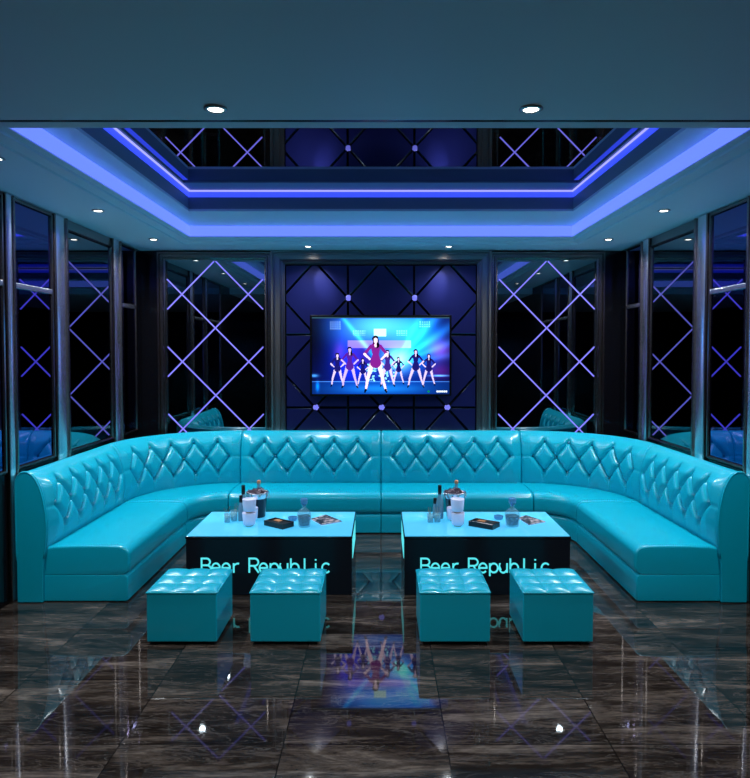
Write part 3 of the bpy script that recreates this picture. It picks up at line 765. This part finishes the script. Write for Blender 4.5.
# left table
x,y = on_top(255.8,518.5); bucket(x, y+.066, 'left')
x,y = on_top(242,520); wine(x, y+.055, .90, 'taller black capped bottle left of the ice bucket on the left table')
x,y = on_top(240.8,521); wine(x, y+.01, .68, 'shorter black capped bottle beside the tumblers on the left table')
x,y = on_top(248.3,527); cup(x, y+.035, ZT, 'frosted white cup at the bottom of the pair stacked on the left table'); cup(x+.002, y+.035, ZT+.1025, 'frosted white cup on top of the pair stacked on the left table')
x,y = on_top(253.5,523); cup(x-.03, y+.075, ZT, 'frosted white cup half hidden behind the stacked pair on the left table')
x,y = on_top(226.7,523); drink(x, y+.02, .92, 'front small tumbler with stirrers at the left end of the left table', 1)
x,y = on_top(233.5,521.5); drink(x, y+.02, 1.08, 'larger small tumbler with stirrers, second from the left on the left table', 2)
x,y = on_top(303.5,528); decanter(x, y+.045, 'left')
x,y = on_top(278.5,526.5); cardbox(x, y+.02, math.radians(-38), 'left')
x,y = on_top(290.5,522); ashtray(x+.01, y+.05, ZT, 'left')
magazine([on_top(310.8,519.6), on_top(321.5,525.6), on_top(342,522), on_top(326,515.4)], 'left')
# right table
x,y = on_top(455.6,518.5); bucket(x, y+.066, 'right')
x,y = on_top(440.3,520); wine(x, y+.055, .90, 'taller black capped bottle left of the ice bucket on the right table')
x,y = on_top(435.8,520.5); wine(x, y+.075, .55, 'shorter black capped bottle beside the tumblers on the right table')
x,y = on_top(458.3,527); cup(x, y+.035, ZT, 'frosted white cup at the bottom of the pair stacked on the right table'); cup(x-.003, y+.035, ZT+.1025, 'frosted white cup on top of the pair stacked on the right table')
x,y = on_top(453.5,523); cup(x+.008, y+.080, ZT, 'frosted white cup half hidden behind the stacked pair on the right table')
x,y = on_top(430.5,523); drink(x, y+.02, .92, 'front small tumbler with stirrers at the left end of the right table', 3)
x,y = on_top(437.3,521.8); drink(x, y-.005, 1.0, 'rear small tumbler with stirrers at the left end of the right table', 4)
x,y = on_top(513.4,527.5); decanter(x, y+.045, 'right')
x,y = on_top(484.5,527); cardbox(x, y+.02, math.radians(-36), 'right')
x,y = on_top(500,521); ashtray(x+.0, y+.06, ZT, 'right')
magazine([on_top(518,518.6), on_top(529,525.6), on_top(545.5,522.4), on_top(526,516)], 'right')

# ------------------------------------------------------------------ lights
def spot(x, y, z, e, col=(1,.93,.85), size=110, blend=.8, r=.03, tgt=None):
    d = bpy.data.lights.new('spot', 'SPOT'); d.energy = e; d.color = col; d.spot_size = math.radians(size); d.spot_blend = blend; d.shadow_soft_size = r
    o = bpy.data.objects.new('spot_lamp', d); C.objects.link(o); o.location = (x,y,z)
    if tgt: o.rotation_euler = (Vector(tgt)-Vector((x,y,z))).to_track_quat('-Z','Y').to_euler()
    return o
def area(x, y, z, sx, sy, e, col, tgt):
    d = bpy.data.lights.new('area', 'AREA'); d.shape = 'RECTANGLE'; d.size = sx; d.size_y = sy; d.energy = e; d.color = col
    o = bpy.data.objects.new('area_lamp', d); C.objects.link(o); o.location = (x,y,z)
    o.rotation_euler = (Vector(tgt)-Vector((x,y,z))).to_track_quat('-Z','Y').to_euler()
    return o
for sx in (-1,1):
    for yy in (3.73,5.09,6.38): spot(sx*2.14, yy, ZC-.015, 125, (.88,.95,1), 160, 1.0, tgt=(sx*1.9,yy,0))
for sx, xx in ((-1,-.743),(1,.69)):
    spot(xx,6.80,ZC-.015,75,(.9,.95,1),150,1.0,tgt=(xx,6.2,0)); spot(xx,6.80,ZC-.016,34,(.9,.93,1),34,1.0,r=.008,tgt=(sx*.60,7.1,2.44))
spot(-.663,2.70,ZB-.02,60,(.9,.97,1),160,1.0); spot(.602,2.70,ZB-.02,60,(.9,.97,1),160,1.0)
for xx in (-.66,.66):  # added frontal fill: lamps out of view, not part of the seen downlights
    for yy in (1.5,.2): spot(xx, yy, ZB-.02, 22, (.85,.96,1), 160, 1.0)

# ------------------------------------------------------------------ camera and view
cam = bpy.data.cameras.new('camera'); co = bpy.data.objects.new('camera', cam); C.objects.link(co)
cam.sensor_fit = 'HORIZONTAL'; cam.sensor_width = 36; cam.lens = FPX*36/750
cam.shift_x = -6/750; cam.shift_y = -(389-V0)/750
co.location = (0,0,HC); co.rotation_euler = (PI/2-TH,0,0)
bpy.context.scene.camera = co
w = bpy.data.worlds.new('world'); bpy.context.scene.world = w; w.use_nodes = True
w.node_tree.nodes['Background'].inputs[0].default_value = (.0,.0,.0,1)
vs_ = bpy.context.scene.view_settings; vs_.view_transform = 'Standard'; vs_.look = 'None'; vs_.gamma = 1; vs_.use_curve_mapping = False; vs_.exposure = 0
